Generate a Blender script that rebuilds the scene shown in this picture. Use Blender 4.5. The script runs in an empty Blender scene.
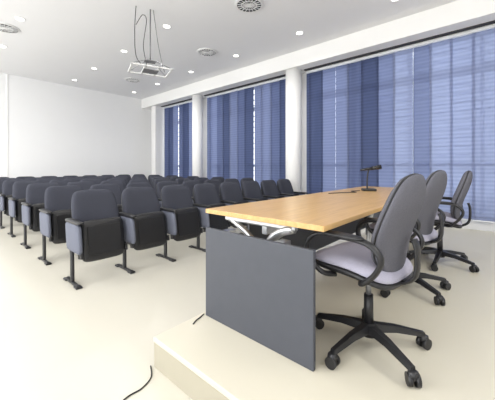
import bpy, bmesh, math, random
from mathutils import Vector, Matrix
random.seed(7)
scene = bpy.context.scene
try:
    scene.view_settings.view_transform = 'Standard'
    scene.view_settings.look = 'None'
except Exception: pass

# ---------------------------------------------------------------- materials
def mat(name, col, rough=0.6, metal=0.0, spec=0.5, noise=0.0, nscale=40.0, bump=0.0, emis=None, es=0.0, coat=0.0):
    m = bpy.data.materials.new(name); m.use_nodes = True
    nt = m.node_tree; b = nt.nodes['Principled BSDF']
    b.inputs['Base Color'].default_value = (*col, 1)
    b.inputs['Roughness'].default_value = rough
    b.inputs['Metallic'].default_value = metal
    b.inputs['Specular IOR Level'].default_value = spec
    b.inputs['Coat Weight'].default_value = coat
    if emis:
        b.inputs['Emission Color'].default_value = (*emis, 1)
        b.inputs['Emission Strength'].default_value = es
    if noise > 0 or bump > 0:
        tc = nt.nodes.new('ShaderNodeTexCoord')
        n = nt.nodes.new('ShaderNodeTexNoise'); n.inputs['Scale'].default_value = nscale
        n.inputs['Detail'].default_value = 4
        nt.links.new(tc.outputs['Object'], n.inputs['Vector'])
        if noise > 0:
            r = nt.nodes.new('ShaderNodeMix'); r.data_type = 'RGBA'
            r.inputs['A'].default_value = (*[c*(1-noise) for c in col], 1)
            r.inputs['B'].default_value = (*[min(1, c*(1+noise)) for c in col], 1)
            nt.links.new(n.outputs['Fac'], r.inputs['Factor'])
            nt.links.new(r.outputs['Result'], b.inputs['Base Color'])
        if bump > 0:
            bp = nt.nodes.new('ShaderNodeBump'); bp.inputs['Strength'].default_value = bump
            bp.inputs['Distance'].default_value = 0.01
            nt.links.new(n.outputs['Fac'], bp.inputs['Height'])
            nt.links.new(bp.outputs['Normal'], b.inputs['Normal'])
    return m

M_ceil = mat('ceiling_paint', (.84, .84, .855), .9, noise=.01, nscale=3)
M_wall = mat('wall_paint', (.86, .86, .86), .85, noise=.015, nscale=2)
M_beam = mat('bulkhead_paint', (.87, .865, .85), .8)
M_floor = mat('cream_resin_floor', (.60, .575, .50), .25, spec=.45, noise=.03, nscale=1.2)
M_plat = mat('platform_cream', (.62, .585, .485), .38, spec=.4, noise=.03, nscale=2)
M_platside = mat('platform_riser_shaded', (.40, .37, .29), .6, noise=.04, nscale=8)  # platform cream darkened: the shade on the riser is in the colour
M_black = mat('black_plastic', (.012, .012, .014), .42, noise=.1, nscale=90, bump=.05)
M_blackm = mat('black_metal', (.015, .015, .017), .35)
M_fab = mat('slate_fabric', (.058, .061, .078), .95, spec=.15, noise=.25, nscale=220, bump=.3)
M_arm = mat('grey_blue_panel', (.12, .13, .17), .8, noise=.1, nscale=120)
M_ofab = mat('office_grey_fabric', (.12, .12, .14), .95, spec=.15, noise=.3, nscale=200, bump=.4)
M_oseat = mat('office_seat_fabric', (.38, .37, .45), .95, spec=.15, noise=.18, nscale=200, bump=.3)
M_slate = mat('slate_laminate', (.062, .067, .083), .5, noise=.08, nscale=14)
M_alu = mat('brushed_aluminium', (.62, .63, .65), .32, metal=.85)
M_white = mat('white_metal', (.8, .8, .8), .45)
M_dark = mat('dark_slot', (.03, .03, .035), .7)
M_frame = mat('window_frame_white', (.75, .77, .8), .5)
M_lamp = mat('lamp_glow', (1, 1, 1), .5, emis=(1, .97, .9), es=4)
M_rod = mat('grey_steel', (.25, .25, .26), .4, metal=.6)

def wood():
    m = bpy.data.materials.new('beech_wood'); m.use_nodes = True
    nt = m.node_tree; b = nt.nodes['Principled BSDF']
    tc = nt.nodes.new('ShaderNodeTexCoord'); mp = nt.nodes.new('ShaderNodeMapping')
    mp.inputs['Scale'].default_value = (1.2, 22, 10)
    n = nt.nodes.new('ShaderNodeTexNoise'); n.inputs['Scale'].default_value = 2.2; n.inputs['Detail'].default_value = 6
    n.inputs['Distortion'].default_value = .6
    cr = nt.nodes.new('ShaderNodeValToRGB')
    cr.color_ramp.elements[0].position = .3; cr.color_ramp.elements[0].color = (.50, .30, .11, 1)
    cr.color_ramp.elements[1].position = .75; cr.color_ramp.elements[1].color = (.66, .43, .19, 1)
    nt.links.new(tc.outputs['Object'], mp.inputs['Vector']); nt.links.new(mp.outputs['Vector'], n.inputs['Vector'])
    nt.links.new(n.outputs['Fac'], cr.inputs['Fac']); nt.links.new(cr.outputs['Color'], b.inputs['Base Color'])
    b.inputs['Roughness'].default_value = .32
    return m
M_wood = wood()

def blind_mat(name, col, transp):
    m = bpy.data.materials.new(name); m.use_nodes = True
    nt = m.node_tree; nt.nodes.clear()
    out = nt.nodes.new('ShaderNodeOutputMaterial')
    tc = nt.nodes.new('ShaderNodeTexCoord')
    wv = nt.nodes.new('ShaderNodeTexWave'); wv.wave_type = 'BANDS'; wv.bands_direction = 'Z'
    wv.inputs['Scale'].default_value = 4.8; wv.inputs['Distortion'].default_value = .3
    nt.links.new(tc.outputs['Object'], wv.inputs['Vector'])
    mx = nt.nodes.new('ShaderNodeMix'); mx.data_type = 'RGBA'
    mx.inputs['A'].default_value = (*[c*.93 for c in col], 1); mx.inputs['B'].default_value = (*[c*1.08 for c in col], 1)
    nt.links.new(wv.outputs['Fac'], mx.inputs['Factor'])
    d = nt.nodes.new('ShaderNodeBsdfDiffuse')
    t = nt.nodes.new('ShaderNodeBsdfTranslucent')
    nt.links.new(mx.outputs['Result'], d.inputs['Color']); nt.links.new(mx.outputs['Result'], t.inputs['Color'])
    tr = nt.nodes.new('ShaderNodeBsdfTransparent'); tr.inputs['Color'].default_value = (.76, .82, .96, 1)
    m1 = nt.nodes.new('ShaderNodeMixShader'); m1.inputs[0].default_value = .6
    m2 = nt.nodes.new('ShaderNodeMixShader'); m2.inputs[0].default_value = transp
    nt.links.new(d.outputs[0], m1.inputs[1]); nt.links.new(t.outputs[0], m1.inputs[2])
    nt.links.new(m1.outputs[0], m2.inputs[1]); nt.links.new(tr.outputs[0], m2.inputs[2])
    nt.links.new(m2.outputs[0], out.inputs['Surface'])
    return m
BL = [blind_mat('blind_fabric_a', (.19, .225, .36), .13), blind_mat('blind_fabric_b', (.29, .33, .48), .17),
      blind_mat('blind_fabric_c', (.13, .16, .28), .10), blind_mat('blind_fabric_light', (.42, .46, .60), .24)]

# ---------------------------------------------------------------- mesh builder
class B:
    def __init__(s): s.bm = bmesh.new(); s.mats = []
    def mi(s, m):
        if m not in s.mats: s.mats.append(m)
        return s.mats.index(m)
    def _merge(s, tmp, m, smooth, M=None):
        if M is not None: bmesh.ops.transform(tmp, matrix=M, verts=tmp.verts)
        i = s.mi(m)
        for f in tmp.faces: f.material_index = i; f.smooth = smooth
        me = bpy.data.meshes.new('t'); tmp.to_mesh(me); tmp.free()
        s.bm.from_mesh(me); bpy.data.meshes.remove(me)
    def box(s, a, b, m, bev=0.0, seg=2, M=None, smooth=False):
        t = bmesh.new(); bmesh.ops.create_cube(t, size=1)
        c = [(a[i]+b[i])/2 for i in range(3)]; d = [abs(b[i]-a[i]) for i in range(3)]
        for v in t.verts: v.co = Vector((v.co.x*d[0]+c[0], v.co.y*d[1]+c[1], v.co.z*d[2]+c[2]))
        if bev > 0: bmesh.ops.bevel(t, geom=t.edges[:], offset=min(bev, min(d)*.49), segments=seg, profile=.5, affect='EDGES')
        s._merge(t, m, smooth, M)
    def cyl(s, p0, p1, r0, r1, m, n=20, smooth=True):
        p0 = Vector(p0); p1 = Vector(p1); t = bmesh.new()
        L = (p1-p0).length
        bmesh.ops.create_cone(t, cap_ends=True, segments=n, radius1=r0, radius2=r1, depth=L)
        q = Vector((0, 0, 1)).rotation_difference((p1-p0).normalized())
        Mx = Matrix.Translation((p0+p1)/2) @ q.to_matrix().to_4x4()
        bmesh.ops.transform(t, matrix=Mx, verts=t.verts)
        i = s.mi(m)
        for f in t.faces: f.material_index = i; f.smooth = smooth and len(f.verts) == 4
        me = bpy.data.meshes.new('t'); t.to_mesh(me); t.free(); s.bm.from_mesh(me); bpy.data.meshes.remove(me)
    def tube(s, pts, r, m, n=10, sub=6, rx=None, closed=False):
        P = [Vector(p) for p in pts]; out = []
        N = len(P)
        for i in range(N-1):
            a = P[max(i-1, 0)]; b = P[i]; c = P[i+1]; d = P[min(i+2, N-1)]
            for k in range(sub):
                u = k/sub
                out.append(.5*((2*b)+(-a+c)*u+(2*a-5*b+4*c-d)*u*u+(-a+3*b-3*c+d)*u**3))
        out.append(P[-1])
        t = bmesh.new(); rings = []; up = None
        for i, p in enumerate(out):
            tg = (out[min(i+1, len(out)-1)]-out[max(i-1, 0)]).normalized()
            if up is None:
                up = Vector((1, 0, 0)) if abs(tg.x) < .9 else Vector((0, 0, 1))
            up = (up-tg*up.dot(tg)).normalized(); sd = tg.cross(up)
            ra = rx if rx else r
            rings.append([t.verts.new(p+up*ra*math.cos(2*math.pi*j/n)+sd*r*math.sin(2*math.pi*j/n)) for j in range(n)])
        for i in range(len(rings)-1):
            for j in range(n):
                t.faces.new((rings[i][j], rings[i][(j+1) % n], rings[i+1][(j+1) % n], rings[i+1][j]))
        t.faces.new(rings[0][::-1]); t.faces.new(rings[-1])
        bmesh.ops.recalc_face_normals(t, faces=t.faces)
        s._merge(t, m, True)
    def pillow(s, w, h, th, m, M, e=5, q=6, n=14, fn=None, tb=None):
        t = bmesh.new(); tb = th if tb is None else tb
        def grid(sign, thk):
            g = []
            for i in range(n+1):
                row = []
                for j in range(n+1):
                    a = math.sin(math.pi/2*(2*i/n-1)); b = math.sin(math.pi/2*(2*j/n-1))
                    mm = max(abs(a), abs(b)); L = (abs(a)**e+abs(b)**e)**(1/e) if mm > 1e-9 else 1
                    k = mm/L if mm > 1e-9 else 0
                    x = a*k*w/2; z = b*k*h/2
                    y = sign*thk*math.sqrt(max(0, 1-mm**q))
                    if fn:
                        dx, dy, dz = fn(x, z); x += dx; y += dy; z += dz
                    row.append((x, y, z))
                g.append(row)
            return g
        F = grid(-1, th); K = grid(1, tb)
        fv = [[t.verts.new(p) for p in r] for r in F]
        kv = [[fv[i][j] if i in (0, n) or j in (0, n) else t.verts.new(K[i][j]) for j in range(n+1)] for i in range(n+1)]
        for i in range(n):
            for j in range(n):
                t.faces.new((fv[i][j], fv[i+1][j], fv[i+1][j+1], fv[i][j+1]))
                try: t.faces.new((kv[i][j], kv[i][j+1], kv[i+1][j+1], kv[i+1][j]))
                except ValueError: pass
        bmesh.ops.recalc_face_normals(t, faces=t.faces)
        s._merge(t, m, True, M)
    def mesh(s, name):
        me = bpy.data.meshes.new(name); s.bm.to_mesh(me); s.bm.free()
        for m in s.mats: me.materials.append(m)
        return me
    def obj(s, name, loc=(0, 0, 0), rz=0):
        o = bpy.data.objects.new(name, s.mesh(name)); scene.collection.objects.link(o)
        o.location = loc; o.rotation_euler = (0, 0, rz); return o
def inst(name, me, loc, rz=0, sz=1):
    o = bpy.data.objects.new(name, me); scene.collection.objects.link(o)
    o.location = loc; o.rotation_euler = (0, 0, rz); o.scale = (1, 1, sz); return o
T = Matrix.Translation
def RX(a): return Matrix.Rotation(a, 4, 'X')
def RY(a): return Matrix.Rotation(a, 4, 'Y')
def RZ(a): return Matrix.Rotation(a, 4, 'Z')
def simple(name, a, b, m, bev=0):
    k = B(); k.box(a, b, m, bev); return k.obj(name)

# ---------------------------------------------------------------- room shell
XW = 6.0; YB = 10.3; XL = -4.0; YF = -4.0; ZC = 3.81; ZS = 3.46
simple('floor', (XL-.2, YF-.2, -.1), (XW+.3, YB+.2, 0), M_floor)
simple('ceiling', (XL-.2, YF-.2, ZC), (XW+.3, YB+.2, ZC+.1), M_ceil)
k = B(); k.box((XL-.2, YB, 0), (XW+.3, YB+.15, ZC), M_wall)
k.box((1.5, YB-.012, 0), (1.53, YB, ZC), M_beam)
k.obj('wall_back')
simple('wall_front', (XL-.2, YF-.15, 0), (XW+.3, YF, ZC), M_wall)
k = B()
k.box((XL-.15, YF, 0), (XL, YB, .9), M_wall); k.box((XL-.15, YF, 3.2), (XL, YB, ZC), M_wall)
for y0, y1 in ((-4, -3.2), (.2, .8), (4.2, 4.8), (8.4, 10.3)):  # window openings added in the unseen wall to let fill light in
    k.box((XL-.15, y0, .9), (XL, y1, 3.2), M_wall)
k.obj('wall_left')
simple('wall_window_sill', (XW+.05, YF, 0), (XW+.25, YB, .34), M_wall)
k = B(); k.box((5.5, YF, ZS), (XW+.3, YB, ZC), M_beam, .006)
k.obj('ceiling_bulkhead_beam')
for y0, y1 in ((-4, -3), (3.43, 3.83), (7.0, 7.34), (9.45, YB)):
    simple('wall_window_pier', (XW+.02, y0, .34), (XW+.22, y1, ZS), M_wall)
for y0, y1 in ((-3, 3.43), (3.83, 7.0), (7.34, 9.45)):
    k = B(); k.box((5.78, y0+.05, ZS-.022), (5.86, y1-.05, ZS), M_dark); k.box((5.93, y0+.03, ZS-.05), (5.99, y1-.03, ZS), M_frame)
    k.obj('blind_track_rail')
simple('baseboard_back', (XL, YB-.015, 0), (XW+.05, YB, .08), M_wall)

for cx, cy, r in ((5.72, 3.62, .185), (5.72, 7.18, .165)):
    k = B(); k.cyl((0, 0, 0), (0, 0, ZS), r, r, M_beam, 40); k.obj('round_column', (cx, cy, 0))
simple('wall_corner_pier', (5.62, 9.5, 0), (6.0, 9.78, ZS), M_beam)

wi = 1
for y0, y1 in ((-3, 3.43), (3.83, 7.0), (7.34, 9.45)):
    k = B(); n = max(2, round((y1-y0)/1.1))
    for i in range(n+1):
        y = y0+(y1-y0)*i/n
        k.box((XW+.10, y-.03, .34), (XW+.17, y+.03, ZS), M_frame)
    for z in (.37, 1.25, 2.85, ZS-.03):
        k.box((XW+.09, y0, z-.035), (XW+.18, y1, z+.035), M_frame)
    k.obj('window_%d' % wi)
    k = B(); z = .3
    while z < 3.5:
        k.box((XW+.42, y0, z), (XW+.50, y1, z+.022), M_frame); z += .16
    for i in range(n+1):
        y = y0+.03+(y1-y0-.06)*i/n
        k.box((XW+.44, y-.02, -.3), (XW+.48, y+.02, 3.5), M_frame)
    k.obj('exterior_sun_louvre')
    wi += 1
simple('exterior_terrace', (XW+.35, -12, -.4), (XW+14, 16, -.3), mat('terrace_concrete', (.55, .55, .54), .9, noise=.1, nscale=2))

for bi, (y0, y1, w) in enumerate(((-3, 3.42, .30), (3.84, 6.99, .30), (7.35, 9.44, .30))):
    y = y0; i = 0; k = B()
    while y < y1-.02:
        gap = (i % 5 == 3)
        yy = min(y+w+(-.012 if gap else .04), y1)
        light = (bi == 0 and y < 1.35)
        m = (BL[3] if i % 4 != 1 else BL[1]) if light else BL[(0, 1, 2, 0, 1, 1, 2)[(i+bi*2) % 7]]
        x = 5.955+.018*(i % 2)
        k.box((x, y, .33), (x+.002, yy, ZS-.055), m)
        k.box((x-.003, y, .325), (x+.005, yy, .345), M_frame)
        y += w; i += 1
    k.obj('panel_blind')

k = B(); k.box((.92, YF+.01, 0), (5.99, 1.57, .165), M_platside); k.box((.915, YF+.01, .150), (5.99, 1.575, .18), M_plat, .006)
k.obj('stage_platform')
PZ = .18

# ---------------------------------------------------------------- auditorium seat
def aud_seat(end=False):
    k = B()
    def side(x):
        k.box((x-.018, -.16, 0), (x+.018, .20, .03), M_blackm, .012)
        k.box((x-.032, -.19, 0), (x+.032, -.10, .022), M_blackm, .01)
        k.box((x-.032, .14, 0), (x+.032, .22, .022), M_blackm, .01)
        k.tube([(x, .02, .02), (x, .02, .15), (x, .03, .30), (x, .06, .42)], .030, M_blackm, 8, 4, rx=.02)
        k.pillow(.40, .30, .024, M_arm, T((x, -.02, .485)) @ RZ(math.pi/2), e=8, q=10, n=8,
                 fn=lambda u, z: (.05*(z/.3), 0, .0))
        k.pillow(.42, .07, .018, M_black, T((x, -.03, .650)) @ RZ(math.pi/2) @ RX(math.pi/2), e=5, n=8)
    side(-.275)
    if end: side(.275)
    k.cyl((-.27, .06, .40), (.27, .06, .40), .016, .016, M_blackm, 10)
    Mb = T((0, .145, .675)) @ RX(math.radians(-13))
    def fb(x, z):
        tp = (z/.27)
        return (-x*.06*max(0, tp), -.35*x*x+ .02*math.sin(tp*1.5), 0)
    k.pillow(.495, .57, .052, M_fab, Mb, e=5.5, q=7, n=16, fn=fb, tb=.03)
    k.pillow(.48, .55, .02, M_black, Mb @ T((0, .032, -.005)), e=5.5, n=12, fn=fb)
    Ms = T((0, -.085, .435)) @ RX(math.radians(-9))
    k.pillow(.455, .43, .028, M_black, Ms, e=7, q=12, n=12, fn=lambda x, z: (0, .25*x*x, 0))
    k.pillow(.46, .42, .02, M_fab, Ms @ T((0, .035, 0)), e=6, n=12, tb=.04)
    k.box((-.17, -.034, -.15), (.17, -.026, .15), M_black, .004, M=Ms)
    k.box((-.245, -.02, -.17), (-.215, .06, -.10), M_blackm, .008, M=Ms)
    k.box((.215, -.02, -.17), (.245, .06, -.10), M_blackm, .008, M=Ms)
    return k.mesh('auditorium_seat_mesh')
ms = aud_seat(); me_ = aud_seat(True)
NR = 7
for r in range(NR):
    for c in range(8):
        inst('auditorium_seat', me_ if c == 7 else ms, (1.285+.55*c, 3.30+1.05*r, 0))

# ---------------------------------------------------------------- office chair
def office():
    k = B()
    for i in range(5):
        a = 2*math.pi*i/5+math.radians(29); R = RZ(a)
        t = bmesh.new()
        prof = [(.03, .115, .028, .022), (.15, .108, .022, .017), (.31, .078, .016, .012)]
        rings = []
        for x, z, hw, hh in prof:
            rings.append([t.verts.new((x, y, zz)) for y, zz in ((-hw, z-hh), (hw, z-hh), (hw*.7, z+hh), (-hw*.7, z+hh))])
        for q in range(2):
            for j in range(4):
                t.faces.new((rings[q][j], rings[q][(j+1) % 4], rings[q+1][(j+1) % 4], rings[q+1][j]))
        t.faces.new(rings[0]); t.faces.new(rings[-1])
        bmesh.ops.recalc_face_normals(t, faces=t.faces)
        k._merge(t, M_black, False, R)
        c = R @ Vector((.31, 0, .03)); ax = (R @ Matrix.Rotation(.9*i, 4, 'Z')) @ Vector((0, 1, 0))
        for sgn in (-1, 1):
            k.cyl(c+ax*sgn*.008, c+ax*sgn*.028, .030, .030, M_black, 18)
        k.cyl(c+Vector((0, 0, 0)), c+Vector((0, 0, .045)), .012, .012, M_blackm, 10)
        k.pillow(.05, .05, .022, M_black, T(c+Vector((0, 0, .022))) @ RX(math.pi/2), e=2.5, n=6)
    k.cyl((0, 0, .07), (0, 0, .14), .045, .035, M_black, 24)
    k.cyl((0, 0, .13), (0, 0, .30), .027, .025, M_black, 20)
    k.cyl((0, 0, .29), (0, 0, .43), .015, .015, M_rod, 16)
    k.box((-.09, -.12, .405), (.09, .10, .45), M_black, .015)
    k.cyl((.09, .02, .43), (.22, .04, .425), .007, .007, M_blackm, 8)
    k.pillow(.05, .03, .01, M_black, T((.23, .04, .425)), e=4, n=6)
    k.pillow(.48, .46, .03, M_black, T((0, .04, .465)) @ RX(math.pi/2), e=4.2, n=14,
             fn=lambda x, z: (0, .22*x*x-.05*max(0, z/.24)**2*1.0, 0))
    k.pillow(.48, .46, .012, M_oseat, T((0, .04, .490)) @ RX(math.pi/2), e=4.2, q=6, n=16,
             fn=lambda x, z: (0, .22*x*x-.05*max(0, z/.24)**2, 0), tb=.045)
    Mb = T((0, -.185, .735)) @ RX(math.radians(6))
    def fb(x, z):
        tz = z/.26
        w = 1-.20*max(0, tz)**2-.08*max(0, -tz)**2
        return (x*(w-1), .8*x*x - .03*math.sin((tz-.1)*2.2) , 0)
    k.pillow(.41, .53, .022, M_ofab, Mb @ T((0, -.020, 0)), e=3.2, n=16, fn=fb)
    k.pillow(.415, .535, .010, M_black, Mb @ T((0, -.008, 0)), e=3.2, n=16, fn=fb)
    k.pillow(.40, .52, .008, M_ofab, Mb, e=3.2, q=6, n=16, fn=fb, tb=.038)
    k.tube([(0, -.08, .43), (0, -.17, .42), (0, -.245, .47), (0, -.255, .60), (0, -.24, .66)], .012, M_black, 10, 6, rx=.032)
    for s_ in (-1, 1):
        k.tube([(s_*.20, .09, .44), (s_*.265, .13, .455), (s_*.285, .20, .52), (s_*.285, .215, .60), (s_*.28, .15, .665), (s_*.275, .0, .672),
                (s_*.27, -.13, .66), (s_*.265, -.19, .60), (s_*.255, -.16, .52), (s_*.24, -.09, .45), (s_*.17, -.05, .44)], .013, M_black, 10, 6, rx=.02)
        k.pillow(.07, .27, .011, M_black, T((s_*.278, .02, .680)) @ RX(math.pi/2), e=3, n=8)
    return k.mesh('office_chair_mesh')
mo = office()
inst('office_chair', mo, (1.69, .565, PZ), math.radians(-8), 1.0)
inst('office_chair', mo, (2.72, .59, PZ), math.radians(-10), 1.01)
inst('office_chair', mo, (3.66, .48, PZ), math.radians(6), 1.0)

# ---------------------------------------------------------------- table
k = B(); TX0, TX1, TY0, TY1 = 1.305, 4.45, .65, 1.55
zt = .737
xm = (TX0+TX1)/2
k.box((TX0, TY0, zt-.03), (xm-.0015, TY1, zt), M_wood, .004)
k.box((xm+.0015, TY0, zt-.03), (TX1, TY1, zt), M_wood, .004)
for x in (TX0-.015, TX1-.01):
    k.box((x, .70, 0.0), (x+.025, 1.53, .61), M_slate, .003)
k.box((TX0+.3, 1.40, .18), (TX1-.3, 1.42, .60), M_slate, .003)
for x in (TX0+.12, xm+.5, TX1-.12):
    k.box((x-.02, .88, .655), (x+.02, 1.46, .69), M_alu, .01)
    k.box((x-.03, .90, .69), (x+.03, .96, zt-.03), M_alu, .003); k.box((x-.03, 1.38, .69), (x+.03, 1.44, zt-.03), M_alu, .003)
    k.tube([(x, .90, .67), (x, 1.02, .62), (x, 1.10, .50), (x, 1.12, .30), (x, 1.12, .05)], .03, M_alu, 10, 4)
    k.tube([(x, 1.42, .67), (x, 1.28, .60), (x, 1.16, .50)], .02, M_alu, 10, 4)
    k.box((x-.035, .96, 0), (x+.035, 1.40, .04), M_alu, .012)
k.box((TX0+.12, 1.10, .60), (TX1-.12, 1.14, .66), M_alu, .006)
for x0, x1 in ((TX0+.005, TX0+.12), (TX1-.12, TX1-.005)):
    k.box((x0, .92, .56), (x1, .98, .60), M_alu, .003); k.box((x0, 1.36, .56), (x1, 1.42, .60), M_alu, .003)
k.obj('conference_table', (0, 0, PZ))

# microphone
k = B()
k.box((-.06, -.08, 0), (.06, .08, .03), M_black, .012)
k.tube([(0, .02, .03), (0, .02, .12), (0, .015, .20), (.0, 0, .27)], .009, M_black, 8, 6)
k.cyl((0, .10, .255), (0, -.04, .275), .012, .020, M_black, 16)
k.cyl((0, -.04, .275), (0, -.14, .295), .022, .028, M_black, 16)
k.obj('desk_microphone', (3.60, 1.20, PZ+zt), math.radians(35))
k = B(); k.tube([(0, 0, .005), (-.15, .05, .005), (-.25, -.05, .005), (-.42, .05, .005), (-.6, .12, .005)], .004, M_black, 6, 6)
k.obj('microphone_cable', (3.52, 1.28, PZ+zt))

# floor cables
k = B(); k.tube([(.905, 1.585, .004), (.86, 1.50, .004), (.78, 1.46, .004), (.69, 1.46, .004), (.5, 1.40, .004), (.3, 1.42, .004)], .004, M_black, 6, 8)
k.obj('floor_cable')
k = B(); k.tube([(1.285, 1.545, .005), (1.24, 1.53, .005), (1.20, 1.52, .005), (1.16, 1.50, .005)], .004, M_black, 6, 8)
k.obj('table_cable', (0, 0, PZ))

# ---------------------------------------------------------------- ceiling fittings
def diffuser(x, y, r=.22):
    k = B()
    k.cyl((0, 0, -.012), (0, 0, 0), r, r*1.04, M_white, 40)
    k.cyl((0, 0, -.014), (0, 0, -.0115), r*.90, r*.90, M_dark, 40)
    for i in range(18):
        a = 2*math.pi*i/18
        k.box((r*.22, -.0045, -.022), (r*.86, .0045, -.013), M_white, M=RZ(a))
    for rr in (.9, .55, .2):
        pts = [(r*rr*math.cos(2*math.pi*j/24), r*rr*math.sin(2*math.pi*j/24), -.018) for j in range(25)]
        k.tube(pts, .005, M_white, 6, 2)
    k.cyl((0, 0, -.024), (0, 0, -.012), r*.18, r*.2, M_white, 20)
    k.obj('ceiling_air_diffuser', (x, y, ZC))
for p in ((3.43, 3.0), (4.22, 4.95), (4.1, 8.2), (.98, 6.9), (1.0, 3.2)): diffuser(*p)
def downlight(x, y):
    k = B()
    k.cyl((0, 0, -.008), (0, 0, 0), .075, .08, M_white, 28)
    k.cyl((0, 0, -.010), (0, 0, -.0075), .060, .060, M_lamp, 28)
    k.obj('ceiling_downlight', (x, y, ZC))
for x in (-1, 1.1, 2.95, 4.8):
    for y in (-.5, 1.2, 2.9, 4.6, 6.3, 8.0, 9.5):
        downlight(x, y)
# open hanging bracket
k = B()
for a, b, c_, d_ in ((-.32, -.24, .32, -.21), (-.32, .21, .32, .24), (-.32, -.24, -.29, .24), (.29, -.24, .32, .24), (-.12, -.24, -.09, .24), (.09, -.24, .12, .24)):
    k.box((a, b, -1.02), (c_, d_, -1.0), M_white, .003)
k.box((-.12, -.10, -1.03), (.12, .10, -1.018), M_rod, .003)
for a, b in ((-.30, -.22), (.30, -.22), (-.30, .22), (.30, .22)):
    k.cyl((a, b, -1.0), (a*.25, b*.25, -.86), .005, .005, M_rod, 8)
k.cyl((0, 0, -.86), (0, 0, 0), .010, .010, M_rod, 10)
k.box((-.09, -.07, -.868), (.09, .07, -.855), M_rod, .003)
k.tube([(-.22, 0, 0), (-.24, 0, -.4), (-.22, 0, -.8), (-.1, 0, -.95), (-.05, .05, -.9), (-.1, .05, -.6), (-.06, 0, -.2), (-.12, 0, -.12), (-.22, 0, -.3)], .006, M_black, 6, 8)
k.tube([(.05, 0, 0), (.12, 0, -.5), (.20, 0, -.9), (.24, 0, -1.0)], .004, M_black, 6, 8)
k.obj('projector_ceiling_mount', (2.46, 4.32, ZC), math.radians(-20))

# ---------------------------------------------------------------- lights
def area(name, loc, rot, sx, sy, power, col=(1, 1, 1)):
    l = bpy.data.lights.new(name, 'AREA'); l.shape = 'RECTANGLE'; l.size = sx; l.size_y = sy; l.energy = power; l.color = col
    o = bpy.data.objects.new(name, l); scene.collection.objects.link(o); o.location = loc; o.rotation_euler = rot
    return o
for y, e in ((-1.5, 70), (2.5, 120), (6.6, 230)):
    area('added_fill_left', (XL-.3, y, 2.05), (0, -math.pi/2, 0), 2.3, 3.5, e, (1, 1, 1))  # added fill standing in for daylight, from an unseen side
for (x, y, e) in ((-1.9, 1.5, 42), (-1.9, 4.5, 50), (-1.9, 7.5, 60), (.5, -1.8, 42), (3.0, -1.8, 60)):
    k = B(); k.box((-.62, -.62, -.03), (.62, .62, 0), M_white, .005); k.obj('added_fill_housing', (x, y, ZC))  # housing added out of view to carry the fill light
    area('added_fill_ceiling', (x, y, ZC-.04), (0, 0, 0), 1.15, 1.15, e, (1, .98, .94))  # unseen area light added to brighten the room from above
for x in (1.1, 2.95, 4.8):
    for y in (2.9, 4.6, 6.3, 8.0):
        l = bpy.data.lights.new('downlight_beam', 'SPOT'); l.energy = 46; l.spot_size = math.radians(150); l.spot_blend = .8
        l.shadow_soft_size = .07; l.color = (1, .98, .94)
        o = bpy.data.objects.new('downlight_beam', l); scene.collection.objects.link(o); o.location = (x, y, ZC-.03)

w = bpy.data.worlds.new('world'); scene.world = w; w.use_nodes = True
bg = w.node_tree.nodes['Background']; bg.inputs[0].default_value = (.91, .95, 1, 1); bg.inputs[1].default_value = 2.7

# ---------------------------------------------------------------- camera
cam = bpy.data.cameras.new('camera'); co = bpy.data.objects.new('camera', cam); scene.collection.objects.link(co)
cam.sensor_width = 36; cam.lens = 285/495*36; cam.shift_y = -33/495; cam.clip_start = .05
co.location = (0, 0, 1.21); co.rotation_euler = (math.radians(90), 0, math.radians(-48.5))
scene.camera = co
